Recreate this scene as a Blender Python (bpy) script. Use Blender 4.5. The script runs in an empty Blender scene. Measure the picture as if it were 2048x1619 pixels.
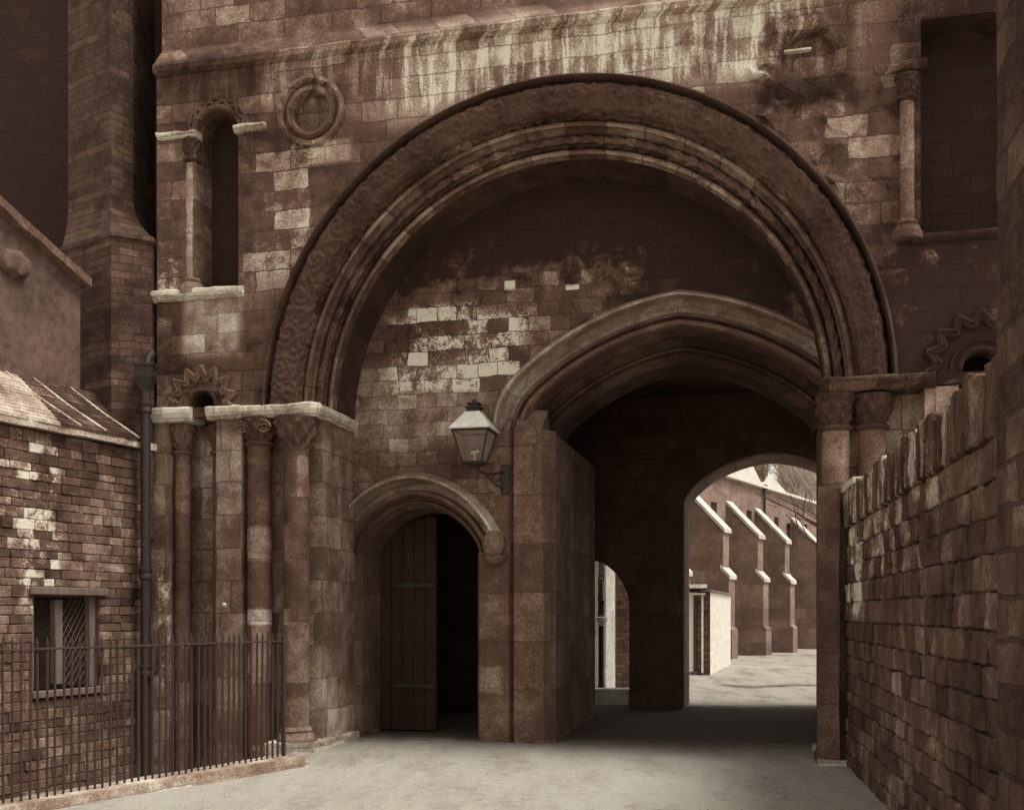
import bpy, bmesh, math, random
from mathutils import Vector, Matrix, noise
PI = math.pi
random.seed(7)
S = bpy.context.scene
C = S.collection

# ------------------------------------------------------------------ camera, world, sun, exposure
FPX = 2200.0
cam_d = bpy.data.cameras.new('camera'); cam = bpy.data.objects.new('camera', cam_d); C.objects.link(cam)
cam.location = (0, 0, 1.6); cam.rotation_euler = (PI/2, 0, 0)
cam_d.sensor_fit = 'HORIZONTAL'; cam_d.sensor_width = 36; cam_d.lens = 36*FPX/2048
cam_d.shift_y = (1225-809.5)/2048
cam_d.clip_end = 2000
S.camera = cam
SUN_EL, SUN_AZ = 62.0, 108.0          # azimuth clockwise from +Y
w = bpy.data.worlds.new('World'); S.world = w; w.use_nodes = True
nt = w.node_tree; nt.nodes.clear()
sky = nt.nodes.new('ShaderNodeTexSky'); sky.sky_type = 'NISHITA'; sky.sun_disc = False
sky.sun_elevation = math.radians(SUN_EL); sky.sun_rotation = math.radians(SUN_AZ)
hs = nt.nodes.new('ShaderNodeHueSaturation'); hs.inputs['Saturation'].default_value = 0.0
mx = nt.nodes.new('ShaderNodeMixRGB'); mx.blend_type = 'MULTIPLY'; mx.inputs[0].default_value = 1
mx.inputs[2].default_value = (1.0, .955, .92, 1)
bg = nt.nodes.new('ShaderNodeBackground'); bg.inputs['Strength'].default_value = 0.135
wo = nt.nodes.new('ShaderNodeOutputWorld')
nt.links.new(sky.outputs[0], hs.inputs['Color']); nt.links.new(hs.outputs[0], mx.inputs[1])
nt.links.new(mx.outputs[0], bg.inputs[0]); nt.links.new(bg.outputs[0], wo.inputs[0])
sd = bpy.data.lights.new('sun', 'SUN'); sun = bpy.data.objects.new('sun', sd); C.objects.link(sun)
sd.energy = 2.5; sd.angle = math.radians(24); sd.color = (1, .97, .93)
_a, _e = math.radians(SUN_AZ), math.radians(SUN_EL)
sun.rotation_euler = Vector((math.sin(_a)*math.cos(_e), math.cos(_a)*math.cos(_e), math.sin(_e))).to_track_quat('Z', 'Y').to_euler()
S.view_settings.view_transform = 'Standard'; S.view_settings.look = 'None'
S.view_settings.exposure = 0.62; S.view_settings.gamma = 1.0

# ------------------------------------------------------------------ material nodes
class G:
    def __init__(s, name, rough=.9, spec=.25):
        s.m = bpy.data.materials.new(name); s.m.use_nodes = True
        s.t = s.m.node_tree; s.n = s.t.nodes; s.n.clear()
        s.out = s.n.new('ShaderNodeOutputMaterial'); s.b = s.n.new('ShaderNodeBsdfPrincipled')
        s.b.inputs['Roughness'].default_value = rough
        s.b.inputs['Specular IOR Level'].default_value = spec
        s.t.links.new(s.b.outputs[0], s.out.inputs[0])
        tc = s.n.new('ShaderNodeTexCoord'); s.co = tc.outputs['Object']
    def put(s, inp, v):
        if isinstance(v, bpy.types.NodeSocket): s.t.links.new(v, inp)
        elif isinstance(v, (tuple, list)): inp.default_value = tuple(v) if len(v) != 3 or inp.type == 'VECTOR' else (*v, 1)
        else: inp.default_value = v
    def math(s, op, a, b=0.0, clamp=False):
        n = s.n.new('ShaderNodeMath'); n.operation = op; n.use_clamp = clamp
        s.put(n.inputs[0], a); s.put(n.inputs[1], b); return n.outputs[0]
    def mix(s, f, a, b, mode='MIX'):
        n = s.n.new('ShaderNodeMixRGB'); n.blend_type = mode
        s.put(n.inputs[0], f); s.put(n.inputs[1], a); s.put(n.inputs[2], b); return n.outputs[0]
    def map(s, v, scale=(1, 1, 1), loc=(0, 0, 0)):
        n = s.n.new('ShaderNodeMapping'); s.put(n.inputs[0], v)
        n.inputs['Scale'].default_value = scale; n.inputs['Location'].default_value = loc; return n.outputs[0]
    def noise(s, v, sc, det=4, ro=.6, dist=0):
        n = s.n.new('ShaderNodeTexNoise'); s.put(n.inputs['Vector'], v)
        n.inputs['Scale'].default_value = sc; n.inputs['Detail'].default_value = det
        n.inputs['Roughness'].default_value = ro; n.inputs['Distortion'].default_value = dist; return n.outputs['Fac']
    def rng(s, v, a, b, c=0, d=1, smooth=True):
        n = s.n.new('ShaderNodeMapRange'); n.clamp = True
        if smooth: n.interpolation_type = 'SMOOTHSTEP'
        s.put(n.inputs[0], v)
        for i, x in enumerate((a, b, c, d)): n.inputs[1+i].default_value = x
        return n.outputs[0]
    def xyz(s, v):
        n = s.n.new('ShaderNodeSeparateXYZ'); s.put(n.inputs[0], v); return n.outputs
    def comb(s, x, y, z):
        n = s.n.new('ShaderNodeCombineXYZ')
        for i, q in enumerate((x, y, z)): s.put(n.inputs[i], q)
        return n.outputs[0]
    def bump(s, h, st=.5, dist=.02):
        n = s.n.new('ShaderNodeBump'); n.inputs['Strength'].default_value = st; n.inputs['Distance'].default_value = dist
        s.put(n.inputs['Height'], h); s.t.links.new(n.outputs[0], s.b.inputs['Normal'])
    def col(s, c): s.put(s.b.inputs['Base Color'], c)

DARK = (.036, .017, .011); MID = (.146, .084, .058); LITE = (.335, .240, .180); PALE = (.72, .67, .54)

def masonry(name, bw=.42, bh=.22, dark=DARK, mid=MID, lite=LITE, patches=(), streaks=(), bias=0.0, mortar=.008,
            var=1.0, lichen=.66, bumpd=.02, radial=None, mortcol=None, runs=0.0, stones=False):
    """coursed stone: each stone its own tone, soot and lichen, run-off streaks, patches of pale wear or painted light and shade (cx, cz, rx, rz, strength)"""
    g = G(name)
    x, y, z = g.xyz(g.co)
    u = g.math('ADD', x, y)
    wrp = g.math('MULTIPLY', g.math('SUBTRACT', g.noise(g.co, 2.6, 4, .65), .5), .085)
    wr2 = g.math('MULTIPLY', g.math('SUBTRACT', g.noise(g.map(g.co, (1, 1, 1), (7, 3, 1)), 2.4, 4, .65), .5), .12)
    if radial:
        dx = g.math('SUBTRACT', x, radial[0]); dz = g.math('SUBTRACT', z, radial[1])
        ang = g.math('MULTIPLY', g.math('ARCTAN2', dz, dx), radial[2])
        vec = g.comb(g.math('ADD', ang, wr2), g.math('MULTIPLY', y, .1), 0)
    else:
        vec = g.comb(g.math('ADD', u, wr2), g.math('ADD', z, wrp), 0)
    br = g.n.new('ShaderNodeTexBrick'); g.put(br.inputs['Vector'], vec)
    br.offset = .45; br.squash = 1.35; br.squash_frequency = 3; br.offset_frequency = 2
    for k, v in (('Scale', 1), ('Mortar Size', mortar), ('Mortar Smooth', .35), ('Bias', 0), ('Brick Width', bw), ('Row Height', bh)):
        br.inputs[k].default_value = v
    br.inputs['Color1'].default_value = (0, 0, 0, 1); br.inputs['Color2'].default_value = (1, 1, 1, 1); br.inputs['Mortar'].default_value = (.4, .4, .4, 1)
    R = g.xyz(br.outputs['Color'])[0]
    if stones:
        at = g.n.new('ShaderNodeAttribute'); at.attribute_name = 'tone'; R = at.outputs['Fac']
    big = g.noise(g.co, .8, 4, .6); med = g.noise(g.co, 4.5, 5, .65, .4); fine = g.noise(g.co, 38, 4, .75)
    spk = g.noise(g.co, 110, 2, .7)
    tone = g.math('ADD', g.math('MULTIPLY', g.math('SUBTRACT', R, .5), .30*var), g.math('MULTIPLY', g.math('SUBTRACT', big, .5), 1.0*var))
    tone = g.math('ADD', tone, g.math('MULTIPLY', g.math('SUBTRACT', med, .5), .9*var))
    tone = g.math('ADD', tone, g.math('MULTIPLY', g.math('SUBTRACT', fine, .5), .75))
    tone = g.math('ADD', tone, g.math('MULTIPLY', g.math('SUBTRACT', spk, .5), .55))
    tone = g.math('ADD', tone, .42+bias)
    if runs:
        rn = g.noise(g.comb(g.math('MULTIPLY', u, 5.0), g.math('MULTIPLY', z, .55), 3.3), 1.0, 4, .6)
        tone = g.math('ADD', tone, g.math('MULTIPLY', g.math('SUBTRACT', rn, .5), runs))
    for (cx, cz, rx, rz, st, kind) in patches:
        ax = g.math('ABSOLUTE', g.math('SUBTRACT', u, cx)); az = g.math('ABSOLUTE', g.math('SUBTRACT', z, cz))
        wob = g.math('MULTIPLY', g.math('SUBTRACT', med, .5), .8)
        mx_ = g.math('ADD', g.math('MAXIMUM', g.math('DIVIDE', ax, rx), g.math('DIVIDE', az, rz)), wob)
        m = g.rng(mx_, 1.15, .75)
        if kind == 'blocks':
            m = g.math('MULTIPLY', m, g.rng(g.math('ADD', R, g.math('ADD', g.math('MULTIPLY', g.math('SUBTRACT', fine, .5), 1.5), g.math('MULTIPLY', g.math('SUBTRACT', med, .5), 2.4))), .35, 1.0))
        elif kind == 'streak':
            sn = g.noise(g.comb(g.math('MULTIPLY', u, 9.0), g.math('MULTIPLY', z, .9), 0), 1.0, 4, .6)
            m = g.math('MULTIPLY', m, g.rng(g.math('ADD', sn, g.math('MULTIPLY', g.math('SUBTRACT', fine, .5), .25)), .45, .62))
        tone = g.math('ADD', tone, g.math('MULTIPLY', m, st))
    rt = g.n.new('ShaderNodeValToRGB'); g.put(rt.inputs[0], tone)
    e = rt.color_ramp.elements; e[0].position = 0; e[0].color = (*dark, 1); e[1].position = 1.0; e[1].color = (*PALE, 1)
    a = e.new(.42); a.color = (*mid, 1); a = e.new(.68); a.color = (*lite, 1)
    mf = 0.0 if stones else g.math('MULTIPLY', br.outputs['Fac'], g.rng(g.math('ADD', med, g.math('MULTIPLY', big, .4)), .48, .88, .02, .42))
    colr = g.mix(mf, rt.outputs[0], mortcol or tuple(c*.9 for c in dark))
    g.col(colr)
    h = g.math('ADD', g.math('MULTIPLY', br.outputs['Fac'], 0.0 if stones else -.7), g.math('ADD', g.math('MULTIPLY', fine, .35), g.math('MULTIPLY', med, .6)))
    h = g.math('ADD', h, g.math('MULTIPLY', R, .35))
    g.bump(h, .9, bumpd)
    return g.m

def plain(name, c1, c2, sc=12, rough=.8, spec=.3, bump=.004, metal=0, ms=(1, 1, 1)):
    g = G(name, rough, spec); v = g.map(g.co, ms)
    f = g.math('ADD', g.math('MULTIPLY', g.noise(v, sc, 5, .7), .6), g.math('MULTIPLY', g.noise(v, sc*6, 3, .7), .4))
    g.col(g.mix(g.rng(f, .32, .68), c1, c2)); g.b.inputs['Metallic'].default_value = metal
    if bump: g.bump(f, .8, bump)
    return g.m

M = {}
M['facade'] = masonry('facade_stone', .46, .24, bias=-.05, runs=.35, patches=[
    (1.2, 7.95, 2.8, .6, .30, 'soft'), (1.0, 7.95, 2.6, .42, .34, 'streak'), (-2.6, 8.05, 1.7, .3, .18, 'streak'),
    (-3.8, 5.15, .42, .42, .42, 'soft'), (-4.4, 5.9, .14, .8, .5, 'blocks'), (-2.9, 6.6, .55, 1.0, .22, 'blocks'), (-2.9, 6.2, .5, .8, .06, 'soft'),
    (-2.25, 7.14, .28, .14, .32, 'soft'), (3.5, 6.5, .55, .8, .12, 'blocks'), (4.75, 5.35, .3, .12, .5, 'blocks'),
    (5.2, 7.0, .95, 3.4, -.36, 'soft'), (4.6, 4.7, .6, .7, -.22, 'soft'), (-3.9, 8.0, .7, .5, -.16, 'soft'), (3.5, 4.6, .9, .9, -.20, 'soft'),
    (-3.3, 4.5, 1.2, .45, -.14, 'soft'), (3.3, 7.65, .5, .55, -.36, 'soft'), (1, 9.5, 6, .75, .05, 'soft')])
M['jamb'] = masonry('jamb_stone', .34, .40, bias=.04, var=.85, patches=[
    (-4.42, 1.3, .12, 1.0, .40, 'blocks'), (-3.55, 3.5, .2, .3, .18, 'soft'), (-1.9, .5, .55, .7, .18, 'soft')])
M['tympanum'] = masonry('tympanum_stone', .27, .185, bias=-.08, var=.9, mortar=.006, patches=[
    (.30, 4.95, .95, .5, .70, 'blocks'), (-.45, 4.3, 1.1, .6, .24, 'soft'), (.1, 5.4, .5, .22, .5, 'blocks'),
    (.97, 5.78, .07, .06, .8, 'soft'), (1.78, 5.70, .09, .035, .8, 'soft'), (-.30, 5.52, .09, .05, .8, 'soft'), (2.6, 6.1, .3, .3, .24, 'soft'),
    (1.0, 7.4, 4.0, 1.5, -.50, 'soft'), (3.4, 5.6, 1.1, 1.6, -.4, 'soft'), (-2.3, 5.9, 1.1, 1.3, -.36, 'soft')])  # dark crown and flanks: soot plus overhang shade put into the colour
M['pier'] = masonry('pier_stone', .62, .62, bias=.0, var=.6, patches=[(.6, .75, .25, .18, .25, 'soft'), (.8, .1, .5, .4, .12, 'soft')])
M['arch'] = masonry('arch_stone', .30, .5, bias=-.17, var=.95, radial=(.55, 4.06, 3.3), mortar=.014)
M['arch_roll'] = masonry('arch_roll_stone', .34, .5, bias=.06, var=1.0, radial=(.55, 4.06, 3.1), mortar=.014)
M['hood'] = masonry('hood_stone', .5, 1.1, bias=.24, var=.6, mortar=.004)  # paler than the mouldings: light on the hood tops put into the colour
M['mould'] = masonry('moulding_stone', .5, 1.1, bias=-.06, var=.6, mortar=.004)
M['string'] = masonry('string_stone', .7, .5, bias=.42, var=1.0, mortar=.006)
M['shaft'] = masonry('shaft_stone', 1.1, .75, bias=-.02, var=.85, mortar=.006, runs=.2, patches=[
    (-3.1, 1.55, .3, .10, .4, 'soft'), (-3.1, 2.45, .3, .22, .32, 'soft'), (-2.65, .25, .3, .35, .25, 'soft'), (-4.1, 3.2, .2, .3, .15, 'soft')])
M['shaft_pale'] = masonry('pale_shaft_stone', 1.1, .9, bias=.12, var=.8, mortar=.006)
M['capital'] = masonry('capital_stone', 2, 2, bias=-.24, var=.8, mortar=.0)
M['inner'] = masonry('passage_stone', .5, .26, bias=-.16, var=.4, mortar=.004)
M['soffit2'] = masonry('inner_order_stone', .5, 1.1, bias=-.36, var=.6, mortar=.004)  # deep shade of the inner order put into its stone colour
M['soffit'] = masonry('soffit_stone', .30, .5, bias=-.30, var=.6, radial=(.55, 4.06, 3.3), mortar=.006)  # darker bias: shade under the arch put into the stone colour
M['faredge'] = masonry('far_arch_stone', .5, .26, bias=.0, var=.6)  # lighter than the passage stone: light on the jamb put into the colour
M['lbrick'] = masonry('left_brick', .24, .105, bias=-.05, var=1.1, stones=True, patches=[
    (-1.75, 2.6, .30, 1.0, .48, 'blocks'), (-2.3, 2.9, .3, .7, .25, 'blocks'), (-.12, 3.0, .12, 1.5, .12, 'blocks')])
M['tower'] = masonry('tower_brick', .24, .095, bias=-.24, var=.8, mortar=.009)
M['dark'] = masonry('dark_wall', .4, .2, bias=-.50, var=.35)  # very dark stone, for the back wing and the niche backs
M['plaster'] = plain('plaster', (.055, .030, .022), (.17, .105, .078), 1.6, bump=.006)
M['coping'] = masonry('coping_stone', .8, .6, bias=.40, var=1.0, mortar=.006)
M['tiles'] = masonry('roof_tiles', .2, .07, bias=-.20, var=1.0, mortar=.01, runs=.5)
M['rwall'] = masonry('right_wall_stone', .30, .19, bias=-.10, var=1.0, bumpd=.03, stones=True, runs=.4, patches=[
    (-.55, 2.05, .75, .50, .85, 'blocks'), (-.5, 2.3, .5, .25, .25, 'soft'), (-3.0, 2.2, 2.2, .32, .30, 'blocks')])  # pale stones by the gatehouse: lit stretch put into the colour
M['rcoping'] = masonry('right_coping', .16, .8, bias=-.18, var=.9, bumpd=.03, runs=.9, stones=True, patches=[
    (-2.6, 2.7, 2.8, .24, .60, 'streak'), (-.5, 2.85, .5, .1, .3, 'soft')])
M['rpier'] = masonry('right_pier_stone', .42, .21, bias=-.28, var=.9, mortar=.014, bumpd=.04)
M['farwall'] = masonry('far_render', .9, .45, bias=.05, var=.55, mid=(.19, .125, .10), mortar=.002, dark=(.07, .04, .032))
M['farcap'] = plain('far_cap', (.36, .31, .25), (.70, .66, .57), 3)
M['white'] = plain('whitewash', (.42, .37, .30), (.80, .77, .67), 5, bump=.006)
M['whitedoor'] = plain('white_paint', (.72, .69, .6), (.86, .84, .76), 5)
M['fbrick'] = masonry('far_brick', .22, .08, bias=-.02, var=1.0, mortar=.01)
M['slate'] = plain('slate', (.50, .46, .40), (.68, .64, .56), 3)
M['darkpane'] = plain('dark_pane', (.015, .009, .007), (.03, .018, .014), 5, .25, .5, 0)
M['gravel'] = plain('gravel_stone', (.30, .23, .18), (.66, .60, .50), 3)
M['iron'] = plain('iron', (.018, .010, .008), (.045, .027, .020), 20, .6, .4, .002)
M['rail'] = plain('rail_iron', (.035, .020, .015), (.07, .042, .032), 20, .7, .3, .002)
M['wood'] = plain('old_wood', (.055, .033, .025), (.13, .085, .065), 5, .8, .2, .004, ms=(6, 6, .5))
M['wood2'] = plain('door_planks', (.030, .016, .011), (.055, .032, .024), 5, .85, .15, .004, ms=(6, 6, .5))
M['frame'] = plain('weathered_frame', (.10, .068, .053), (.22, .16, .13), 9, ms=(3, 3, .5))
M['zinc'] = plain('pale_tin', (.62, .6, .52), (.82, .8, .72), 9, .6, .4, .001)
M['bark'] = plain('bark', (.05, .03, .023), (.09, .058, .045), 9)
M['twig'] = plain('twigs', (.34, .27, .22), (.52, .44, .375), 3, bump=0)
g = G('lantern_glass', .15, .5); g.col((.62, .52, .45)); g.b.inputs['Transmission Weight'].default_value = .85; g.b.inputs['IOR'].default_value = 1.12
g.b.inputs['Roughness'].default_value = .12; M['glass'] = g.m
# ground: pale gritty roadway
g = G('road_dust', .95, .15)
f1 = g.noise(g.co, .5, 5, .6); f2 = g.noise(g.co, 7, 6, .75); f3 = g.noise(g.co, 60, 4, .8)
tt = g.math('ADD', g.math('MULTIPLY', g.noise(g.map(g.co, (1.6, .35, 1)), 1.3, 4, .6), .35), g.math('ADD', g.math('MULTIPLY', f2, .30), g.math('MULTIPLY', f3, .45)))
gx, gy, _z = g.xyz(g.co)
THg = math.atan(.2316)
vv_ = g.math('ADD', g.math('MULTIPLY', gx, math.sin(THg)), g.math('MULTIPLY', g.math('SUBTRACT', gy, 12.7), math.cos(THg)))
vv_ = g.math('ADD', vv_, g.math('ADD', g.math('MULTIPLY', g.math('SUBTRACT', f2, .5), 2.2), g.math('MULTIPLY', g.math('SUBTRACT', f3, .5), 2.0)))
passage_shade = g.math('MULTIPLY', g.rng(vv_, .1, 2.2), g.rng(vv_, 8.4, 7.0))     # passage shade painted into the ground colour, with its dark earth
roadc = g.mix(g.rng(tt, .42, .60), (.50, .42, .34), (.82, .77, .645))
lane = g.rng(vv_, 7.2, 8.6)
roadc = g.mix(lane, roadc, g.mix(g.rng(tt, .45, .58), (.24, .185, .14), (.50, .46, .375)))
g.col(g.mix(g.math('MULTIPLY', passage_shade, .93), roadc, (.10, .064, .047)))
g.bump(tt, 1.0, .12); M['ground'] = g.m

# ------------------------------------------------------------------ object helpers
def mesh_obj(name, bm, m, parent=None, smooth=False):
    bmesh.ops.recalc_face_normals(bm, faces=bm.faces)
    me = bpy.data.meshes.new(name); bm.to_mesh(me); bm.free()
    if smooth:
        for p in me.polygons: p.use_smooth = True
        try: me.set_sharp_from_angle(angle=math.radians(38))
        except Exception: pass
    me.materials.append(M[m] if isinstance(m, str) else m)
    o = bpy.data.objects.new(name, me); C.objects.link(o)
    if parent: o.parent = parent
    return o
def tag(o, label=None, cat=None, group=None, kind=None):
    if label: o['label'] = label
    if cat: o['category'] = cat
    if group: o['group'] = group
    if kind: o['kind'] = kind
    return o
def empty(name, loc, rz, label, cat, group=None):
    o = bpy.data.objects.new(name, None); C.objects.link(o); o.location = loc; o.rotation_euler = (0, 0, rz)
    return tag(o, label, cat, group)
def dup(root, loc, rz, label=None):
    r = root.copy(); C.objects.link(r); r.location = loc; r.rotation_euler = (0, 0, rz)
    if label: r['label'] = label
    for ch in list(root.children):
        c = ch.copy(); C.objects.link(c); c.parent = r
        for q in ch.children:
            d = q.copy(); C.objects.link(d); d.parent = c
    return r
def box(bm, x0, x1, y0, y1, z0, z1, bev=0.0, cuts=0.0):
    """box, optionally cut into short lengths along its long side so that its edges can be worn"""
    t = bmesh.new()
    L = [x1-x0, y1-y0, z1-z0]
    n = [max(1, int(l/cuts)) if cuts else 1 for l in L]
    bmesh.ops.create_cube(t, size=1)
    bmesh.ops.scale(t, vec=L, verts=t.verts); bmesh.ops.translate(t, vec=((x0+x1)/2, (y0+y1)/2, (z0+z1)/2), verts=t.verts)
    if cuts:
        for ax in range(3):
            for k in range(1, n[ax]):
                co = [0, 0, 0]; co[ax] = (x0, y0, z0)[ax]+L[ax]*k/n[ax]
                no = [0, 0, 0]; no[ax] = 1
                bmesh.ops.bisect_plane(t, geom=t.verts[:]+t.edges[:]+t.faces[:], plane_co=co, plane_no=no)
    elif bev: bmesh.ops.bevel(t, geom=t.edges[:], offset=bev, segments=1, affect='EDGES')
    me = bpy.data.meshes.new('t'); t.to_mesh(me); t.free(); bm.from_mesh(me); bpy.data.meshes.remove(me)
def rough(bm, amp, sc=3.0, seed=0, fine=.5):
    off = Vector((seed*3.1, seed*1.7, seed))
    for v in bm.verts:
        n = noise.noise_vector(v.co*sc+off)+noise.noise_vector(v.co*sc*4+off)*fine
        v.co += n*amp
def boxobj(name, dims, m, parent=None, bev=.008, cuts=0, amp=0, seed=0):
    bm = bmesh.new(); box(bm, *dims, bev=bev, cuts=cuts)
    if amp: rough(bm, amp, 3, seed)
    return mesh_obj(name, bm, m, parent)
def tube(bm, pts, r, seg=8, r2=None, cap=True):
    pts = [Vector(p) for p in pts]; rings = []; n = len(pts)
    for i, p in enumerate(pts):
        d = (pts[min(i+1, n-1)]-pts[max(i-1, 0)]).normalized()
        a = d.cross(Vector((0, 0, 1)))
        if a.length < 1e-3: a = d.cross(Vector((0, 1, 0)))
        a.normalize(); b = d.cross(a).normalized()
        rr = r if r2 is None else r+(r2-r)*i/(n-1)
        rings.append([bm.verts.new(p+a*rr*math.cos(2*PI*k/seg)+b*rr*math.sin(2*PI*k/seg)) for k in range(seg)])
    for i in range(n-1):
        for k in range(seg): bm.faces.new((rings[i][k], rings[i][(k+1) % seg], rings[i+1][(k+1) % seg], rings[i+1][k]))
    if cap: bm.faces.new(rings[0][::-1]); bm.faces.new(rings[-1])
def lathe(bm, prof, cx=0, cy=0, seg=28, mod=None, a0=0, a1=2*PI):
    full = abs(a1-a0-2*PI) < 1e-6; ns = seg if full else seg+1; rings = []
    for (r, z) in prof:
        ring = []
        for k in range(ns):
            a = a0+(a1-a0)*k/seg; rr = r+(mod(a, z, r) if mod else 0)
            ring.append(bm.verts.new((cx+rr*math.cos(a), cy+rr*math.sin(a), z)))
        rings.append(ring)
    for i in range(len(rings)-1):
        for k in range(seg):
            k2 = (k+1) % ns
            bm.faces.new((rings[i][k], rings[i][k2], rings[i+1][k2], rings[i+1][k]))
    if full:
        if prof[0][0] > 1e-4: bm.faces.new(rings[0][::-1])
        if prof[-1][0] > 1e-4: bm.faces.new(rings[-1])
def slab(bm, outer, holes, y0, y1):
    """a wall standing in the x-z plane between y0 and y1, with openings through it"""
    def cl(l):
        o = []
        for p in l:
            if not o or math.hypot(p[0]-o[-1][0], p[1]-o[-1][1]) > 1e-4: o.append(p)
        if math.hypot(o[0][0]-o[-1][0], o[0][1]-o[-1][1]) < 1e-4: o.pop()
        return o
    t = bmesh.new(); es = []; loops = [cl(l) for l in [outer]+list(holes)]
    for l in loops:
        vs = [t.verts.new((p[0], y0, p[1])) for p in l]
        es += [t.edges.new((vs[i], vs[(i+1) % len(vs)])) for i in range(len(vs))]
    r = bmesh.ops.triangle_fill(t, edges=es, use_beauty=True, use_dissolve=False, normal=(0, -1, 0))
    t.verts.index_update()
    F = [bm.verts.new(v.co) for v in t.verts]; B = [bm.verts.new((v.co.x, y1, v.co.z)) for v in t.verts]
    for f in t.faces:
        ids = [v.index for v in f.verts]
        bm.faces.new([F[i] for i in ids]); bm.faces.new([B[i] for i in reversed(ids)])
    k = 0
    for l in loops:
        n = len(l)
        for i in range(n):
            a, b = k+i, k+(i+1) % n
            bm.faces.new((F[a], F[b], B[b], B[a]))
        k += n
    t.free()
def curve_arch(cx, W, z0, H, n=28, pw=.7, q=1.9):
    out = []
    for i in range(2*n+1):
        ph = PI*i/(2*n); t = math.cos(ph); s_ = -1 if t > 0 else 1
        out.append((cx+s_*abs(t)*W, z0+H*max(0, 1-abs(t)**q)**pw))
    return out
def circ(cx, cz, r, n=48, a0=PI, a1=0):
    return [(cx+r*math.cos(a0+(a1-a0)*i/n), cz+r*math.sin(a0+(a1-a0)*i/n)) for i in range(n+1)]
def offs(path):
    N = []; n = len(path)
    for i in range(n):
        def nr(a, b):
            d = Vector((b[0]-a[0], b[1]-a[1])); d.normalize(); return Vector((-d.y, d.x))
        if i == 0: v = nr(path[0], path[1])
        elif i == n-1: v = nr(path[-2], path[-1])
        else:
            a = nr(path[i-1], path[i]); b = nr(path[i], path[i+1]); v = (a+b); v.normalize(); v /= max(.5, v.dot(a))
        N.append(v)
    N[0] = Vector((-1, 0)); N[-1] = Vector((1, 0))
    return N
def offset_path(path, d):
    return [(p[0]+n.x*d, p[1]+n.y*d) for p, n in zip(path, offs(path))]
def sweep(bm, path, prof, disp=None, closed=False):
    """prof = (offset outward from the path, depth y); disp(s, w) pushes the surface out along its own normal"""
    N = offs(path); rows = []; s = 0
    pn = []
    for j in range(len(prof)):
        a = prof[max(j-1, 0)]; b = prof[min(j+1, len(prof)-1)]
        d = Vector((b[0]-a[0], b[1]-a[1])); d.normalize(); pn.append(Vector((d.y, -d.x)))
    for i, (p, nn) in enumerate(zip(path, N)):
        if i: s += math.hypot(p[0]-path[i-1][0], p[1]-path[i-1][1])
        row = []; wv = 0
        for j, (d, y) in enumerate(prof):
            if j: wv += math.hypot(d-prof[j-1][0], y-prof[j-1][1])
            dd, yy = d, y
            if disp and 0 < j < len(prof)-1:
                h = disp(s, wv); dd += pn[j].x*h; yy += pn[j].y*h
            row.append(bm.verts.new((p[0]+nn.x*dd, yy, p[1]+nn.y*dd)))
        rows.append(row)
    for i in range(len(rows)-1):
        for j in range(len(prof)-1):
            bm.faces.new((rows[i][j], rows[i][j+1], rows[i+1][j+1], rows[i+1][j]))
def resample(prof, step):
    out = [prof[0]]
    for a, b in zip(prof, prof[1:]):
        n = max(1, round(math.hypot(b[0]-a[0], b[1]-a[1])/step))
        for k in range(1, n+1): out.append((a[0]+(b[0]-a[0])*k/n, a[1]+(b[1]-a[1])*k/n))
    return out
def roll(cd, cy, r, a0=150, a1=-60, n=10):
    """quarter/three-quarter round in the profile plane"""
    return [(cd+r*math.cos(math.radians(a0+(a1-a0)*k/n)), cy-r*math.sin(math.radians(a0+(a1-a0)*k/n))) for k in range(n+1)]

def courses(bm, x0, x1, z0, z1, rh, lw, yface, sgn, prot=.015, rnd=None, holes=(), bev=.012, jit=.012, tall=False, depth=.10):
    """single rough stones laid in courses on one face of a wall, each with its own tone"""
    rnd = rnd or random.Random(1); lay = bm.verts.layers.float.get('tone') or bm.verts.layers.float.new('tone')
    z = z0
    while z < z1-.02:
        h = min(rh*rnd.uniform(.82, 1.2), z1-z)
        if z1-z-h < rh*.4: h = z1-z
        x = x0-rnd.uniform(0, lw[1])*.5
        while x < x1:
            l = rnd.uniform(*lw); a, b = max(x, x0), min(x+l, x1); x += l
            if b-a < .03: continue
            segs = [(a, b)]
            for (h0, h1, v0, v1) in holes:
                if z+h > v0+.01 and z < v1-.01:
                    o = []
                    for p, q in segs:
                        if q <= h0 or p >= h1: o.append((p, q))
                        else:
                            if p < h0: o.append((p, h0))
                            if q > h1: o.append((h1, q))
                    segs = o
            tone = rnd.random()
            for p, q in segs:
                if q-p < .02: continue
                g_ = .006; pr_ = rnd.uniform(0, prot)
                t = bmesh.new(); bmesh.ops.create_cube(t, size=1)
                bmesh.ops.scale(t, vec=(q-p-g_, depth, h-g_), verts=t.verts)
                bmesh.ops.translate(t, vec=((p+q)/2, yface+sgn*(pr_-depth/2), z+h/2), verts=t.verts)
                bmesh.ops.bevel(t, geom=t.edges[:], offset=min(bev, (q-p)/4, h/4), segments=1, affect='EDGES')
                if tall or h > .13: bmesh.ops.subdivide_edges(t, edges=[e for e in t.edges if e.calc_length() > .1], cuts=2, use_grid_fill=True)
                for v in t.verts:
                    n_ = noise.noise_vector(v.co*7+Vector((tone*50, 0, 0)))*jit+noise.noise_vector(v.co*22)*jit*.4
                    v.co += n_
                off = {}
                for v in t.verts:
                    nv = bm.verts.new(v.co); nv[lay] = tone; off[v] = nv
                for f in t.faces: bm.faces.new([off[v] for v in f.verts])
                t.free()
        z += h

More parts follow.
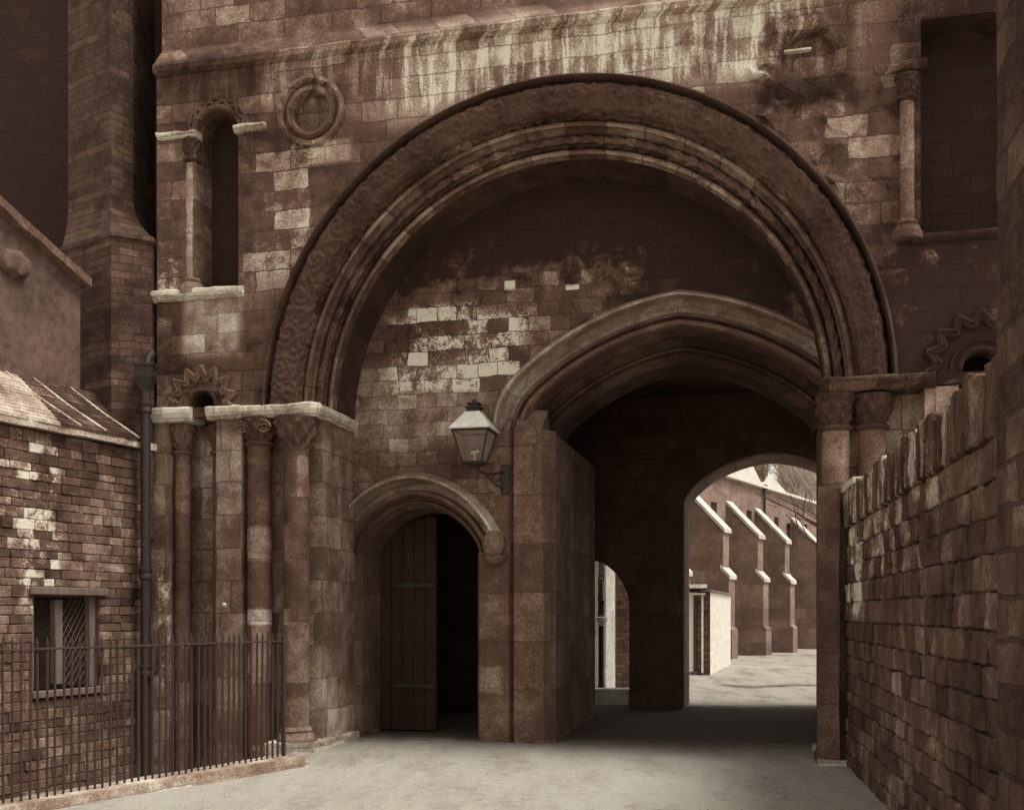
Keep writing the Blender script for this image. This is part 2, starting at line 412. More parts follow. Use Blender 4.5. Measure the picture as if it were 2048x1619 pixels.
# ------------------------------------------------------------------ ground
AREA = [(-2.50, 11.72), (-2.80, 14.6), (-5.4, 15.2), (-9.5, 10.5), (-7.0, 3.8), (-6.48, 4.8)]
def inside(x, y):
    c = False
    for (x1, y1), (x2, y2) in zip(AREA, AREA[1:]+AREA[:1]):
        if (y1 > y) != (y2 > y) and x < (x2-x1)*(y-y1)/(y2-y1)+x1: c = not c
    return c
def gz(x, y):
    if inside(x, y): return -1.25
    z = -.05*max(0, min(1, (y-9)/4))
    return z+.018*noise.noise(Vector((x*.7, y*.7, 0)))+.006*noise.noise(Vector((x*4, y*4, 3)))
bm = bmesh.new()
xs = [-400, -150, -60, -30, -16]+[-10+.2*i for i in range(101)]+[12, 14, 17, 20, 24, 30, 60, 150, 400]
ys = [-300, -100, -30, -10, -2, 2]+[4+.2*i for i in range(90)]+[22+.7*i for i in range(60)]+[70, 90, 140, 300, 700, 1500]
vv = [[bm.verts.new((x, y, gz(x, y))) for x in xs] for y in ys]
for j in range(len(ys)-1):
    for i in range(len(xs)-1): bm.faces.new((vv[j][i], vv[j][i+1], vv[j+1][i+1], vv[j+1][i]))
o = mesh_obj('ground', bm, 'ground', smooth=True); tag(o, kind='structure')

bm = bmesh.new(); rp_ = random.Random(11)
for k in range(1500):
    y = rp_.uniform(8.6, 13.6) if k < 1050 else rp_.uniform(20, 40); x = rp_.uniform(-3.2, 3.1) if y < 14 else rp_.uniform(2.5, 12)
    if inside(x, y): continue
    r = rp_.uniform(.004, .012)*(1 if y < 14 else 1.8); c_ = Vector((x, y, gz(x, y)+r*.2))
    t = bmesh.new(); bmesh.ops.create_icosphere(t, subdivisions=1, radius=r); off = {}
    for v in t.verts: off[v] = bm.verts.new(Vector((v.co.x*rp_.uniform(.8, 1.3), v.co.y*rp_.uniform(.8, 1.3), v.co.z*.6))+c_)
    for f in t.faces: bm.faces.new([off[v] for v in f.verts])
    t.free()
o = mesh_obj('gravel', bm, 'gravel'); tag(o, 'loose small stones scattered over the pale roadway', 'gravel', kind='stuff')

# ------------------------------------------------------------------ gatehouse (x along the front, y into the depth)
TH = math.atan(.2316)
gate = empty('gatehouse', (0, 12.7, 0), -TH, 'soot-stained stone gatehouse with a great round Norman arch over two passage openings', 'gatehouse')
AC, AZ = .55, 4.06
def rect(x0, x1, z0, z1): return [(x0, z0), (x0, z1), (x1, z1), (x1, z0)]
RIN = 3.665
niche_l = [(-4.02, 5.6)]+circ(-3.73, 7.5, .29, 16)+[(-3.44, 5.6)]
blind = [(-4.09, 4.14)]+circ(-3.93, 4.16, .16, 14)+[(-3.77, 4.14)]
blind_r = [(4.88, 4.14)]+circ(5.06, 4.16, .18, 14)+[(5.24, 4.14)]
win_r = rect(4.46, 5.7, 5.62, 7.9)
rnd_l = circ(-2.48, 7.63, .235, 32, PI, -PI)[:-1]
rnd_r = circ(3.30, 7.62, .29, 32, PI, -PI)[:-1]
bm = bmesh.new()
slab(bm, [(-4.55, 4.02), (-4.55, 8.3), (6.6, 8.3), (6.6, 4.02), (AC+RIN, 4.02)]+circ(AC, AZ, RIN, 72)[::-1]+[(AC-RIN, 4.02)],
     [niche_l, blind, blind_r, win_r, rnd_l, rnd_r], 0, .62)
mesh_obj('front_wall', bm, 'facade', gate)
# wall above the upper string course, set back on a weathered slope
bm = bmesh.new(); box(bm, -4.55, 6.6, .12, .7, 8.3, 12, 0); box(bm, -4.5, 6.6, .7, 7.0, 7.75, 12)
mesh_obj('upper_wall', bm, 'facade', gate)
bm = bmesh.new()
pr = [(-.02, 8.27), (-.09, 8.30), (-.11, 8.36), (-.06, 8.43), (.125, 8.66), (.13, 8.27)]
n = 60
for k in range(n+1):
    x = -4.55+11.15*k/n
    vs = [bm.verts.new((x, a, b)) for a, b in pr]
    if k:
        for i in range(len(pr)): bm.faces.new((prev[i], prev[(i+1) % len(pr)], vs[(i+1) % len(pr)], vs[i]))
    else: bm.faces.new(vs)
    prev = vs
bm.faces.new(prev); rough(bm, .012, 4, 2)
mesh_obj('upper_string_course', bm, 'facade', gate)
# backs of the niches and roundels
bm = bmesh.new()
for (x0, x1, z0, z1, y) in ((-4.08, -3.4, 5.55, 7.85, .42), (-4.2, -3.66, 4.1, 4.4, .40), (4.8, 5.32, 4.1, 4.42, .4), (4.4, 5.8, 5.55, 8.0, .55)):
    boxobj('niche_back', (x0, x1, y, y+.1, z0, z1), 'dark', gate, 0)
for cx, cz, r in ((-2.48, 7.63, .26), (3.3, 7.62, .32)):
    t = circ(cx, cz, r, 24, PI, -PI)[:-1]; bm = bmesh.new(); slab(bm, t, [], .13 if cx < 0 else .09, .40); mesh_obj('roundel_panel', bm, 'facade', gate)
for cx, cz, r in ((-2.48, 7.63, .235),):
    p = circ(cx, cz, r, 48, PI, -PI)
    bm = bmesh.new()
    N = offs(p); 
    def ring(prof, cx=cx, cz=cz, bm=bm, seg=56):
        rr = []
        for k in range(seg):
            a = 2*PI*k/seg; rr.append([bm.verts.new((cx+q[0]*math.cos(a), q[1], cz+q[0]*math.sin(a))) for q in prof])
        for k in range(seg):
            for j in range(len(prof)-1): bm.faces.new((rr[k][j], rr[k][j+1], rr[(k+1) % seg][j+1], rr[(k+1) % seg][j]))
    ring([(.235, .12), (.235, -.01), (.25, -.05), (.29, -.06), (.32, -.03), (.325, .0), (.345, .005), (.35, -.03), (.38, -.075), (.42, -.07), (.435, -.02), (.435, .02)])
    rough(bm, .008, 6, 4)
    mesh_obj('roundel_frame', bm, 'facade', gate, True)
bm = bmesh.new(); seg = 96; prof = [(.26, .12), (.275, .05), (.29, .0), (.33, -.035), (.40, -.045), (.46, -.02), (.50, .02)]; rr = []
for k in range(seg):
    a = 2*PI*k/seg; low = max(0, -math.sin(a)); lob = (.018+.03*low)*math.sin(a*11)+.05*noise.noise(Vector((math.cos(a)*2, math.sin(a)*2, 1)))
    rr.append([bm.verts.new((3.3+(q[0]+lob*(q[0]-.22)/.22)*math.cos(a), q[1], 7.62+(q[0]+lob*(q[0]-.22)/.22)*math.sin(a))) for j, q in enumerate(prof)])
for k in range(seg):
    for j in range(len(prof)-1): bm.faces.new((rr[k][j], rr[k][j+1], rr[(k+1) % seg][j+1], rr[(k+1) % seg][j]))
rough(bm, .022, 6, 9)
mesh_obj('roundel_frame', bm, 'facade', gate)
boxobj('roundel_ledge', (3.02, 3.34, .02, .2, 7.73, 7.75), 'coping', gate, 0, .05, .008, 3)
# decayed carving between the right roundel and the great arch
bm = bmesh.new(); NA, NR = 150, 46; rows = []
for i in range(NA+1):
    a = math.radians(28+34*i/NA); row = []
    for j in range(NR+1):
        r = 3.72+.58*j/NR
        e = min(1, i/14, (NA-i)/14, (NR-j)/16)
        p = Vector((a*8, r*2.1, 0))
        hgt = .5+noise.noise(p*1.3)+.5*noise.noise(p*3.1)-abs(noise.noise(p*2.2+Vector((5, 0, 0))))*1.2
        row.append(bm.verts.new((AC+r*math.cos(a), .03-max(0, hgt)*.13*e if e > 0 else .03, AZ+r*math.sin(a))))
    rows.append(row)
for i in range(NA):
    for j in range(NR): bm.faces.new((rows[i][j], rows[i][j+1], rows[i+1][j+1], rows[i+1][j]))
mesh_obj('decayed_carving', bm, 'facade', gate)

# great arch, order by order (offset outward from r = 2.95)
R0 = 2.95
gp = circ(AC, AZ, R0, 300)
def scroll(s, w):
    p = .40; k = round(s/p); ds = s-k*p; dw = w-.345
    d = math.hypot(ds, dw)
    a = math.atan2(dw, ds)
    m = max(0, 1-(d/.155)**4)
    h = m*.010*math.sin(d*75+a*(1 if k % 2 else -1)*2)
    h += (1-m)*.014*noise.noise(Vector((s*17, w*17, 0)))*1.6
    return h+.016*noise.noise(Vector((s*9, w*9, 4)))+.008*noise.noise(Vector((s*30, w*30, 4)))
def zig(s, w):
    return .008*math.sin(s*36+7*abs(w-.07)*9)+.013*noise.noise(Vector((s*11, w*14, 5)))
def wear(s, w): return .006*noise.noise(Vector((s*3, w*5, 2)))
parts = [('hood_moulding', [(.735, .02), (.73, -.02), (.715, -.05), (.70, -.055), (.69, -.03), (.685, .10), (.66, .22), (.64, .22)], wear, .05, 'arch'),
         ('carved_order', [(.645, .22), (.64, .06), (.62, .0), (.585, -.035), (.53, -.03), (.36, .04), (.33, .08), (.32, .24), (.31, .56)], scroll, .012, 'arch'),
         ('roll_moulding', [(.33, .50), (.31, .48)]+roll(.262, .29, .055, 110, -130, 14)+[(.205, .54), (.19, .66)], wear, .02, 'arch_roll'),
         ('carved_order', [(.20, .66), (.19, .60)]+roll(.142, .42, .056, 130, -110, 12)+[(.095, .66), (.08, .78)], zig, .010, 'arch'),
         ('roll_moulding', [(.09, .78), (.085, .70)]+roll(.036, .54, .056, 110, -130, 14)+[(.03, .62), (.025, .66)], wear, .02, 'arch_roll'),
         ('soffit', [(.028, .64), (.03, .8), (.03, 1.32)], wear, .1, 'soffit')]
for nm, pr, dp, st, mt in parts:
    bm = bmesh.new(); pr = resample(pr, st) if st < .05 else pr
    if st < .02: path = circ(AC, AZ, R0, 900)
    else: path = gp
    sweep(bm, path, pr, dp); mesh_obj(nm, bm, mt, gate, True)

# tympanum wall with the carriage arch and the foot arch
CX, CW, CZ, CH = 1.85, 1.65, 3.92, 1.02
FX, FW, FZ, FH = -1.62, .80, 2.38, .62
HX = 1.80; hc = []
for k in range(14): q_ = math.radians(47*k/14); hc.append((1.39+.95*math.cos(q_), .95*math.sin(q_)))
P0 = Vector((1.39+.95*math.cos(math.radians(47)), .95*math.sin(math.radians(47)))); P3 = Vector((0, 1.62))
P1 = P0+Vector((-math.cos(math.radians(43)), math.sin(math.radians(43))))*.72; P2 = P3+Vector((math.cos(math.radians(6)), -math.sin(math.radians(6))))*.75
for k in range(31):
    t_ = k/30; q_ = P0*(1-t_)**3+P1*3*t_*(1-t_)**2+P2*3*t_*t_*(1-t_)+P3*t_**3; hc.append((q_.x, q_.y))
hoodp = [(HX-a, 3.92+b) for a, b in hc]+[(HX+a, 3.92+b) for a, b in hc[::-1][1:]]
def inw(pr): return [(d-.69, y) for d, y in pr]
foot = curve_arch(FX, FW, FZ, FH, 30)
co = offset_path(hoodp, -.03); fo = offset_path(foot, .36)
fo = [(max(p[0], -2.97), p[1]) for p in fo]
bm = bmesh.new()
slab(bm, [(-3.0, -.3), (-3.0, 7.6), (4.6, 7.6), (4.6, -.3), (co[-1][0], -.3)]+co[::-1]+[(co[0][0], -.3), (fo[-1][0], -.3)]+fo[::-1]+[(fo[0][0], -.3)], [], 1.3, 1.7)
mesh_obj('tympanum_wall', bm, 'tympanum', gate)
bm = bmesh.new()
sweep(bm, hoodp, resample(inw([(.73, 1.31), (.72, 1.26), (.655, 1.12), (.625, 1.11), (.615, 1.15), (.625, 1.36), (.56, 1.50), (.47, 1.52)]), .05), wear)
mesh_obj('carriage_arch_hood', bm, 'hood', gate, True)
bm = bmesh.new()
sweep(bm, hoodp, resample(inw([(.49, 1.52)]+roll(.46, 1.44, .03, 110, -110, 6)+[(.425, 1.54), (.41, 1.44), (.39, 1.40), (.34, 1.40), (.32, 1.44), (.31, 1.86)]), .06), wear)
mesh_obj('carriage_arch_orders', bm, 'mould', gate, True)
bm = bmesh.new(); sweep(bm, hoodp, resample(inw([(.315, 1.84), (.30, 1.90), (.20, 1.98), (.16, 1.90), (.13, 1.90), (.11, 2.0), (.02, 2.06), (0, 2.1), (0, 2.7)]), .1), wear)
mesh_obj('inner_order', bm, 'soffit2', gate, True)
bm = bmesh.new()
sweep(bm, foot, resample([(.43, 1.31), (.42, 1.26), (.365, 1.13), (.335, 1.12), (.33, 1.16), (.335, 1.34), (.29, 1.46), (.20, 1.47)], .05), wear)
for v in bm.verts:
    if v.co.x < -2.5: v.co.y = max(v.co.y, 1.25)
mesh_obj('foot_arch_hood', bm, 'hood', gate, True)
bm = bmesh.new()
sweep(bm, foot, resample([(.21, 1.47), (.205, 1.36), (.19, 1.33), (.15, 1.33), (.13, 1.37), (.12, 1.54), (.09, 1.56), (.07, 1.50), (.05, 1.50), (.04, 1.60), (0, 1.66), (0, 2.6)], .06), wear)
mesh_obj('foot_arch_orders', bm, 'mould', gate, True)
bm = bmesh.new()
for k in range(5): box(bm, FX-FW+.0+k*.165, FX-FW+.16+k*.165, 2.25, 2.31, -.03, 2.8+.035*k, .008)
dr = mesh_obj('foot_door', bm, 'wood2', gate)
bm = bmesh.new(); box(bm, FX-.62, FX+.0, 2.225, 2.25, .55, .62, .005); mesh_obj('strap_hinge', bm, 'iron', dr)
bm = bmesh.new(); box(bm, FX-.62, FX+.0, 2.225, 2.25, 1.95, 2.02, .005); mesh_obj('strap_hinge', bm, 'iron', dr)
# piers and jambs below the springings
bm = bmesh.new()
def prism(bm, poly, z0, z1, cut=.5):
    n = max(1, int((z1-z0)/cut)); rows = []
    for k in range(n+1): rows.append([bm.verts.new((p[0], p[1], z0+(z1-z0)*k/n)) for p in poly])
    for k in range(n):
        for i in range(len(poly)):
            j = (i+1) % len(poly); bm.faces.new((rows[k][i], rows[k][j], rows[k+1][j], rows[k+1][i]))
    bm.faces.new(rows[0]); bm.faces.new(rows[-1][::-1])
# pier between the foot arch and the carriage arch
prism(bm, [(FX+FW, 1.9), (FX+FW, 1.56), (FX+FW+.09, 1.30), (-.34, 1.26), (-.305, 1.36), (-.265, 1.26), (.12, 1.24), (.21, 1.42), (.24, 1.46), (.20, 1.5), (.20, 2.78), (.14, 2.80), (.14, 2.9), (.20, 2.92), (.20, 5.0), (-.5, 5.0), (FX+FW, 4.6)], -.3, FZ, .4)
prism(bm, [(-.58, 2.6), (-.58, 1.312), (-.34, 1.26), (-.305, 1.36), (-.265, 1.26), (.10, 1.24), (.21, 1.42), (.24, 1.46), (.20, 1.5), (.20, 2.78), (.14, 2.80), (.14, 2.9), (.20, 2.92), (.20, 5.0), (-.58, 5.0)], FZ, CZ, .4)
for (xa, xb, ya) in ((-.40, -.335, 1.262), (-.262, .10, 1.245)):
    v_ = [bm.verts.new(p) for p in ((xa, ya, CZ-.002), (xb, ya, CZ-.002), (xb, 1.75, CZ-.002), (xa, 1.75, CZ-.002), (xa, 1.62, CZ+.34), (xb, 1.62, CZ+.30))]
    for f_ in ((0, 1, 5, 4), (0, 4, 3), (1, 2, 5), (3, 4, 5, 2), (0, 3, 2, 1)): bm.faces.new([v_[i] for i in f_])
rough(bm, .006, 3, 3)
mesh_obj('middle_pier', bm, 'pier', gate)
bm = bmesh.new()
prism(bm, [(-2.9, 1.35), (-2.45, 1.35), (FX-FW-.09, 1.30), (FX-FW, 1.56), (FX-FW, 2.6), (-2.9, 2.6)], -.3, FZ, .4)
mesh_obj('arch_jamb', bm, 'pier', gate); bm = bmesh.new()
prism(bm, [(CX+CW, 1.42), (CX+CW+.1, 1.3), (4.6, 1.3), (4.6, 2.6), (CX+CW, 2.6)], -.3, CZ, .4)
mesh_obj('arch_jamb', bm, 'pier', gate)
# head corbel at the foot of the hood
bm = bmesh.new()
t = bmesh.new(); bmesh.ops.create_icosphere(t, subdivisions=4, radius=1)
for v in t.verts:
    c = v.co.copy(); r = 1
    if c.y < 0:
        r += .22*math.exp(-((c.x/.16)**2+((c.z+.05)/.22)**2))             # nose
        for sx in (-.36, .36): r -= .14*math.exp(-(((c.x-sx)/.18)**2+((c.z-.22)/.13)**2))
        r -= .10*math.exp(-((c.x/.3)**2+((c.z+.48)/.07)**2))
        r += .08*math.exp(-((c.z-.45)/.12)**2)
    r += .06*noise.noise(c*4)
    v.co = Vector((c.x*.145*r, c.y*.15*r, c.z*.175*r))+Vector((-.50, 1.13, 2.47))
me = bpy.data.meshes.new('t'); t.to_mesh(me); t.free(); bm.from_mesh(me)
lathe(bm, [(.05, 2.20), (.12, 2.24), (.15, 2.29), (.16, 2.33), (.10, 2.36)], -.50, 1.22, 14)
mesh_obj('head_corbel', bm, 'mould', gate, True)

# side orders below the string course
def jamb_side(sg, name):
    f = (lambda x: x) if sg < 0 else (lambda x: 2*AC-x)
    bm = bmesh.new()
    def bx(x0, x1, y0, y1, z0=-.3, z1=4.0, amp=.006):
        a, b = sorted((f(x0), f(x1))); box(bm, a, b, y0, y1, z0, z1, cuts=.34)
    bx = (lambda q: (lambda *w_: q(*w_, z0=-1.4)))(bx)
    bx(-4.64, -4.43, .02, .5); bx(-4.43, -3.7, .46, .6); bx(-3.74, -3.40, 0.0, .45); bx(-3.40, -2.99, .29, .58)
    bx(-2.99, -2.84, .24, 1.0); bx(-2.84, -2.45, .26, 1.34)
    bx(-4.64, -2.84, .6, 3.0)
    rough(bm, .007, 3, 5+sg)
    return mesh_obj(name, bm, 'jamb', gate)
jamb_side(-1, 'stepped_jamb'); jamb_side(1, 'stepped_jamb')
def string(name, poly, z0, z1, seed, m='string', depth=.3):
    """projecting course following a plan polyline, worn and chipped"""
    P = []
    for a, b in zip(poly, poly[1:]):
        n = max(2, int(math.hypot(b[0]-a[0], b[1]-a[1])/.045))
        for k in range(n): P.append((a[0]+(b[0]-a[0])*k/n, a[1]+(b[1]-a[1])*k/n))
    P.append(poly[-1])
    h = z1-z0; pr = [(.0, z0), (.0, z0+h*.15), (0, z0+h*.55), (0, z1-h*.15), (.03, z1), (depth, z1+.01), (depth, z0)]
    bm = bmesh.new(); N = []
    for i in range(len(P)):
        a = P[max(i-1, 0)]; b = P[min(i+1, len(P)-1)]; d = Vector((b[0]-a[0], b[1]-a[1])).normalized(); N.append(Vector((-d.y, d.x)))
    prev = None
    for (p, n) in zip(P, N):
        vs = []
        for j, (q, z) in enumerate(pr):
            under = .055 if j == 0 else (.03 if j == 1 else 0)
            vs.append(bm.verts.new((p[0]+n.x*(q+under), p[1]+n.y*(q+under), z)))
        if prev:
            for i in range(len(pr)): bm.faces.new((prev[i], prev[(i+1) % len(pr)], vs[(i+1) % len(pr)], vs[i]))
        else: bm.faces.new(vs)
        prev = vs
    bm.faces.new(prev)
    for v in bm.verts:
        v.co += noise.noise_vector(v.co*5+Vector((seed, 0, 0)))*.016+noise.noise_vector(v.co*17)*.009
    return mesh_obj(name, bm, m, gate)
string('string_course', [(-4.66, -.10), (-4.06, -.10)], 3.97, 4.14, 1, depth=.4)
string('string_course', [(-3.84, -.10), (-3.38, -.11), (-3.30, -.06), (-2.46, -.09), (-2.36, .0), (-2.37, 1.29)], 3.97, 4.13, 2, depth=.4)
string('string_course', [(3.46, 1.29), (3.44, .02), (3.50, -.10), (4.60, -.10)], 3.98, 4.14, 3, 'facade', depth=.4)
string('window_sill', [(-4.60, -.08), (-3.36, -.08)], 5.46, 5.60, 4, depth=.25)
string('niche_impost', [(-4.52, -.08), (-4.0, -.06)], 7.48, 7.56, 5, depth=.2)
string('niche_impost', [(-3.48, -.06), (-3.08, -.09)], 7.47, 7.56, 6, depth=.2)
string('window_sill', [(4.36, -.06), (5.8, -.08)], 5.52, 5.62, 7, 'facade', depth=.25)
string('niche_impost', [(3.98, -.05), (4.52, -.10)], 7.36, 7.46, 8, 'facade', depth=.2)

def column(cx, cy, r, z0, z1, caph, capr, sm='shaft', volute=False, seed=0, ring=True, base=True):
    bm = bmesh.new()
    zs = [z0+(z1-z0)*k/24 for k in range(25)]
    lathe(bm, [(r*(1+.015*math.sin(k*2.1+seed)), z) for k, z in enumerate(zs)], cx, cy, 28)
    rough(bm, .004, 5, seed)
    col = mesh_obj('column', bm, sm, gate, True)
    bm = bmesh.new()
    def mod(a, z, rr):
        t = (z-z1)/caph
        if t < .16 or t > .9: return 0
        return r*.20*math.sin(a*8+seed)*math.sin(t*9)+.012*noise.noise(Vector((a*5, z*22, seed)))
    pf = [(r, z1-.05)]
    if ring: pf += [(r+.01, z1-.04), (r+.035, z1-.02), (r+.038, z1), (r+.012, z1+.02)]
    pf += [(r+(capr-r)*(t**1.1)+.012*math.sin(t*PI), z1+.02+t*(caph-.02)) for t in [k/12 for k in range(13)]]
    lathe(bm, pf, cx, cy, 56, mod)
    cap = mesh_obj('capital', bm, 'capital', col, True)
    if volute:
        for sx in (-1, 1):
            bm = bmesh.new()
            pts = []
            for k in range(26):
                a = k*.5; q = .085*(1-k/30)
                pts.append((cx+sx*(capr*.62)+sx*q*math.cos(a), cy-capr*.80, z1+caph*.58+q*math.sin(a)))
            tube(bm, pts, .013, 6, .006); mesh_obj('volute', bm, 'shaft', col, True)
    if base:
        bm = bmesh.new()
        lathe(bm, [(r+.09, z0-.12), (r+.09, z0-.04), (r+.07, z0-.02), (r+.06, z0+.02), (r+.03, z0+.03), (r+.045, z0+.06), (r+.02, z0+.09), (r, z0+.10)], cx, cy, 28)
        rough(bm, .008, 6, seed); mesh_obj('base', bm, 'shaft', col, True)
    return col
column(-4.31, .22, .10, -.8, 3.62, .34, .16, volute=False, seed=1)
column(-3.86, .30, .075, -.8, 3.62, .34, .13, seed=2)
column(-3.22, .13, .15, -.8, 3.68, .30, .24, volute=True, seed=3)
column(-2.72, .10, .155, .12, 3.55, .42, .27, seed=4, ring=False)
column(3.60, .14, .145, .12, 3.62, .36, .22, seed=5)
column(3.98, .16, .145, .22, 3.62, .34, .22, seed=6)
column(-4.10, .06, .075, 5.66, 7.22, .24, .12, 'shaft_pale', seed=7)
column(4.32, .0, .075, 5.68, 7.08, .24, .12, 'shaft_pale', seed=8)
boxobj('corner_post', (3.40, 3.62, -.16, .10, -.2, 2.95), 'pier', gate, cuts=.18, amp=.012, seed=3)
# zigzag hoods
def zigzag(cx, cz, r0, r1, n, m='facade', tr=.03, y=-.02, a0=-8, a1=188, rings=2):
    bm = bmesh.new()
    for q in range(rings):
        pts = []
        for k in range(2*n+1):
            a = math.radians(a0+(a1-a0)*k/(2*n)); rr = (r0 if k % 2 else r1)+q*.055
            pts.append((cx+rr*math.cos(a), y-.01*q, cz+rr*math.sin(a)))
        for a, b in zip(pts, pts[1:]): tube(bm, [a, b], tr, 6)
    rough(bm, .006, 8, cx)
    mesh_obj('zigzag_hood', bm, m, gate)
zigzag(-3.93, 4.16, .30, .43, 8, m='mould')
zigzag(-3.73, 7.5, .345, .40, 7, m='facade', rings=1, tr=.02)
zigzag(5.06, 4.20, .40, .52, 8, rings=2)
for cx, cz, r in ((-3.93, 4.16, .16), (5.06, 4.16, .18), (-3.73, 7.5, .29)):
    bm = bmesh.new(); sweep(bm, circ(cx, cz, r, 30), [(0, .3), (0, .0)]+roll(.035, -.005, .03, 180, 0, 8)+[(.07, .02), (.10, .02), (.11, -.02), (.13, -.03), (.15, 0), (.15, .03)])
    mesh_obj('niche_roll', bm, 'facade', gate, True)
# stone plinth along the jambs
for (x0, x1, y0, y1, h) in ((-2.98, -2.36, -.22, 1.3, .05), (3.4, 4.5, -.2, 1.3, .04)):
    bm = bmesh.new(); box(bm, x0, x1, y0, y1, -.3, h, cuts=.12); rough(bm, .025, 4, 8); mesh_obj('plinth', bm, 'coping', gate)
# the dark vault behind and the far wall
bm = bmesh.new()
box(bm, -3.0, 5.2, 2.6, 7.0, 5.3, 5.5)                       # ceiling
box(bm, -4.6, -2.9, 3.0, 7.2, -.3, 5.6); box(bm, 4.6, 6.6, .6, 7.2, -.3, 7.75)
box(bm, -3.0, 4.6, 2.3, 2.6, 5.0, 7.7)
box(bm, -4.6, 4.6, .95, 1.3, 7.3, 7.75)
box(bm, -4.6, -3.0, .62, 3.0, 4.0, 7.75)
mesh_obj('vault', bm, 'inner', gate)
bm = bmesh.new()
far1 = curve_arch(2.94, 1.46, 3.45, .84, 30, .62, 1.7); far2 = curve_arch(-.2, .75, 1.75, .78, 24, .6, 2)
slab(bm, [(-3.0, -.3), (-3.0, 5.4), (4.6, 5.4), (4.6, -.3), (far1[-1][0], -.3)]+far1[::-1]+[(far1[0][0], -.3), (far2[-1][0], -.3)]+far2[::-1]+[(far2[0][0], -.3)], [], 6.6, 7.15)
mesh_obj('far_wall', bm, 'inner', gate)
bm = bmesh.new()   # chamfered arris of the far arch
fa = [(far1[0][0], -.2)]+[(far1[0][0], .4*k) for k in range(1, 9)]+far1+[(far1[-1][0], .4*k) for k in range(8, 0, -1)]+[(far1[-1][0], -.2)]
sweep(bm, fa, [(.5, 7.14), (.5, 8.0), (-.004, 8.0), (-.004, 6.68), (.08, 6.585)]); mesh_obj('far_arch_chamfer', bm, 'faredge', gate)

# ------------------------------------------------------------------ wall lantern
lt = empty('wall_lantern', (0, 0, 0), -TH, 'glazed street lantern with a white hipped top, bracketed beside the foot arch', 'lantern')
lo = Vector((-.69*math.cos(TH)+.9*math.sin(TH), 12.7+.69*math.sin(TH)+.9*math.cos(TH), 0)); lt.location = lo
def frus(bm, z0, h0, z1, h1):
    a = [bm.verts.new((x*h0, y*h0, z0)) for x, y in ((-1, -1), (1, -1), (1, 1), (-1, 1))]
    b = [bm.verts.new((x*h1, y*h1, z1)) for x, y in ((-1, -1), (1, -1), (1, 1), (-1, 1))]
    for i in range(4): bm.faces.new((a[i], a[(i+1) % 4], b[(i+1) % 4], b[i]))
    bm.faces.new(a[::-1]); bm.faces.new(b)
Z0 = 3.47
bm = bmesh.new(); frus(bm, Z0+.40, .255, Z0+.42, .262); frus(bm, Z0+.42, .255, Z0+.63, .095); mesh_obj('lantern_roof', bm, 'zinc', lt)
bm = bmesh.new(); frus(bm, Z0+.62, .085, Z0+.68, .075); frus(bm, Z0+.68, .10, Z0+.695, .10); frus(bm, Z0+.695, .05, Z0+.73, .05); frus(bm, Z0+.73, .08, Z0+.745, .08); frus(bm, Z0+.745, .03, Z0+.79, .015)
mesh_obj('lantern_chimney', bm, 'iron', lt)
bm = bmesh.new()
for sx, sy in ((-1, -1), (1, -1), (1, 1), (-1, 1)): tube(bm, [(sx*.125, sy*.125, Z0), (sx*.225, sy*.225, Z0+.40)], .012, 6)
for z, h in ((Z0, .125), (Z0+.385, .228)):
    for a, b in (((-1, -1), (1, -1)), ((1, -1), (1, 1)), ((1, 1), (-1, 1)), ((-1, 1), (-1, -1))): tube(bm, [(a[0]*h, a[1]*h, z), (b[0]*h, b[1]*h, z)], .014, 6)
frus(bm, Z0-.05, .05, Z0-.012, .11)
mesh_obj('lantern_frame', bm, 'iron', lt)
bm = bmesh.new()
for i, (a, b) in enumerate((((-1, -1), (1, -1)), ((1, -1), (1, 1)), ((1, 1), (-1, 1)), ((-1, 1), (-1, -1)))):
    h0, h1 = .12, .22; bm.faces.new([bm.verts.new(p) for p in ((a[0]*h0, a[1]*h0, Z0+.01), (b[0]*h0, b[1]*h0, Z0+.01), (b[0]*h1, b[1]*h1, Z0+.38), (a[0]*h1, a[1]*h1, Z0+.38))])
gp_ = mesh_obj('lantern_glazing', bm, 'glass', lt)
bm = bmesh.new(); tube(bm, [(0, 0, Z0), (0, 0, Z0+.12)], .012, 6); tube(bm, [(-.05, 0, Z0+.12), (.05, 0, Z0+.14)], .02, 8)
mesh_obj('gas_burner', bm, 'zinc', lt)
bm = bmesh.new(); tube(bm, [(0, 0, Z0-.03), (.05, .05, Z0-.10), (.14, .16, Z0-.12), (.24, .28, Z0-.10), (.34, .38, Z0-.04)], .018, 8)
tube(bm, [(.10, .10, Z0-.11), (.20, .22, Z0-.24), (.30, .36, Z0-.30)], .014, 8); tube(bm, [(.22, .24, Z0-.11), (.17, .2, Z0-.17), (.22, .25, Z0-.21), (.26, .3, Z0-.16)], .01, 6)
box(bm, .25, .37, .34, .40, Z0-.36, Z0+.02, .01)
mesh_obj('bracket', bm, 'iron', lt)

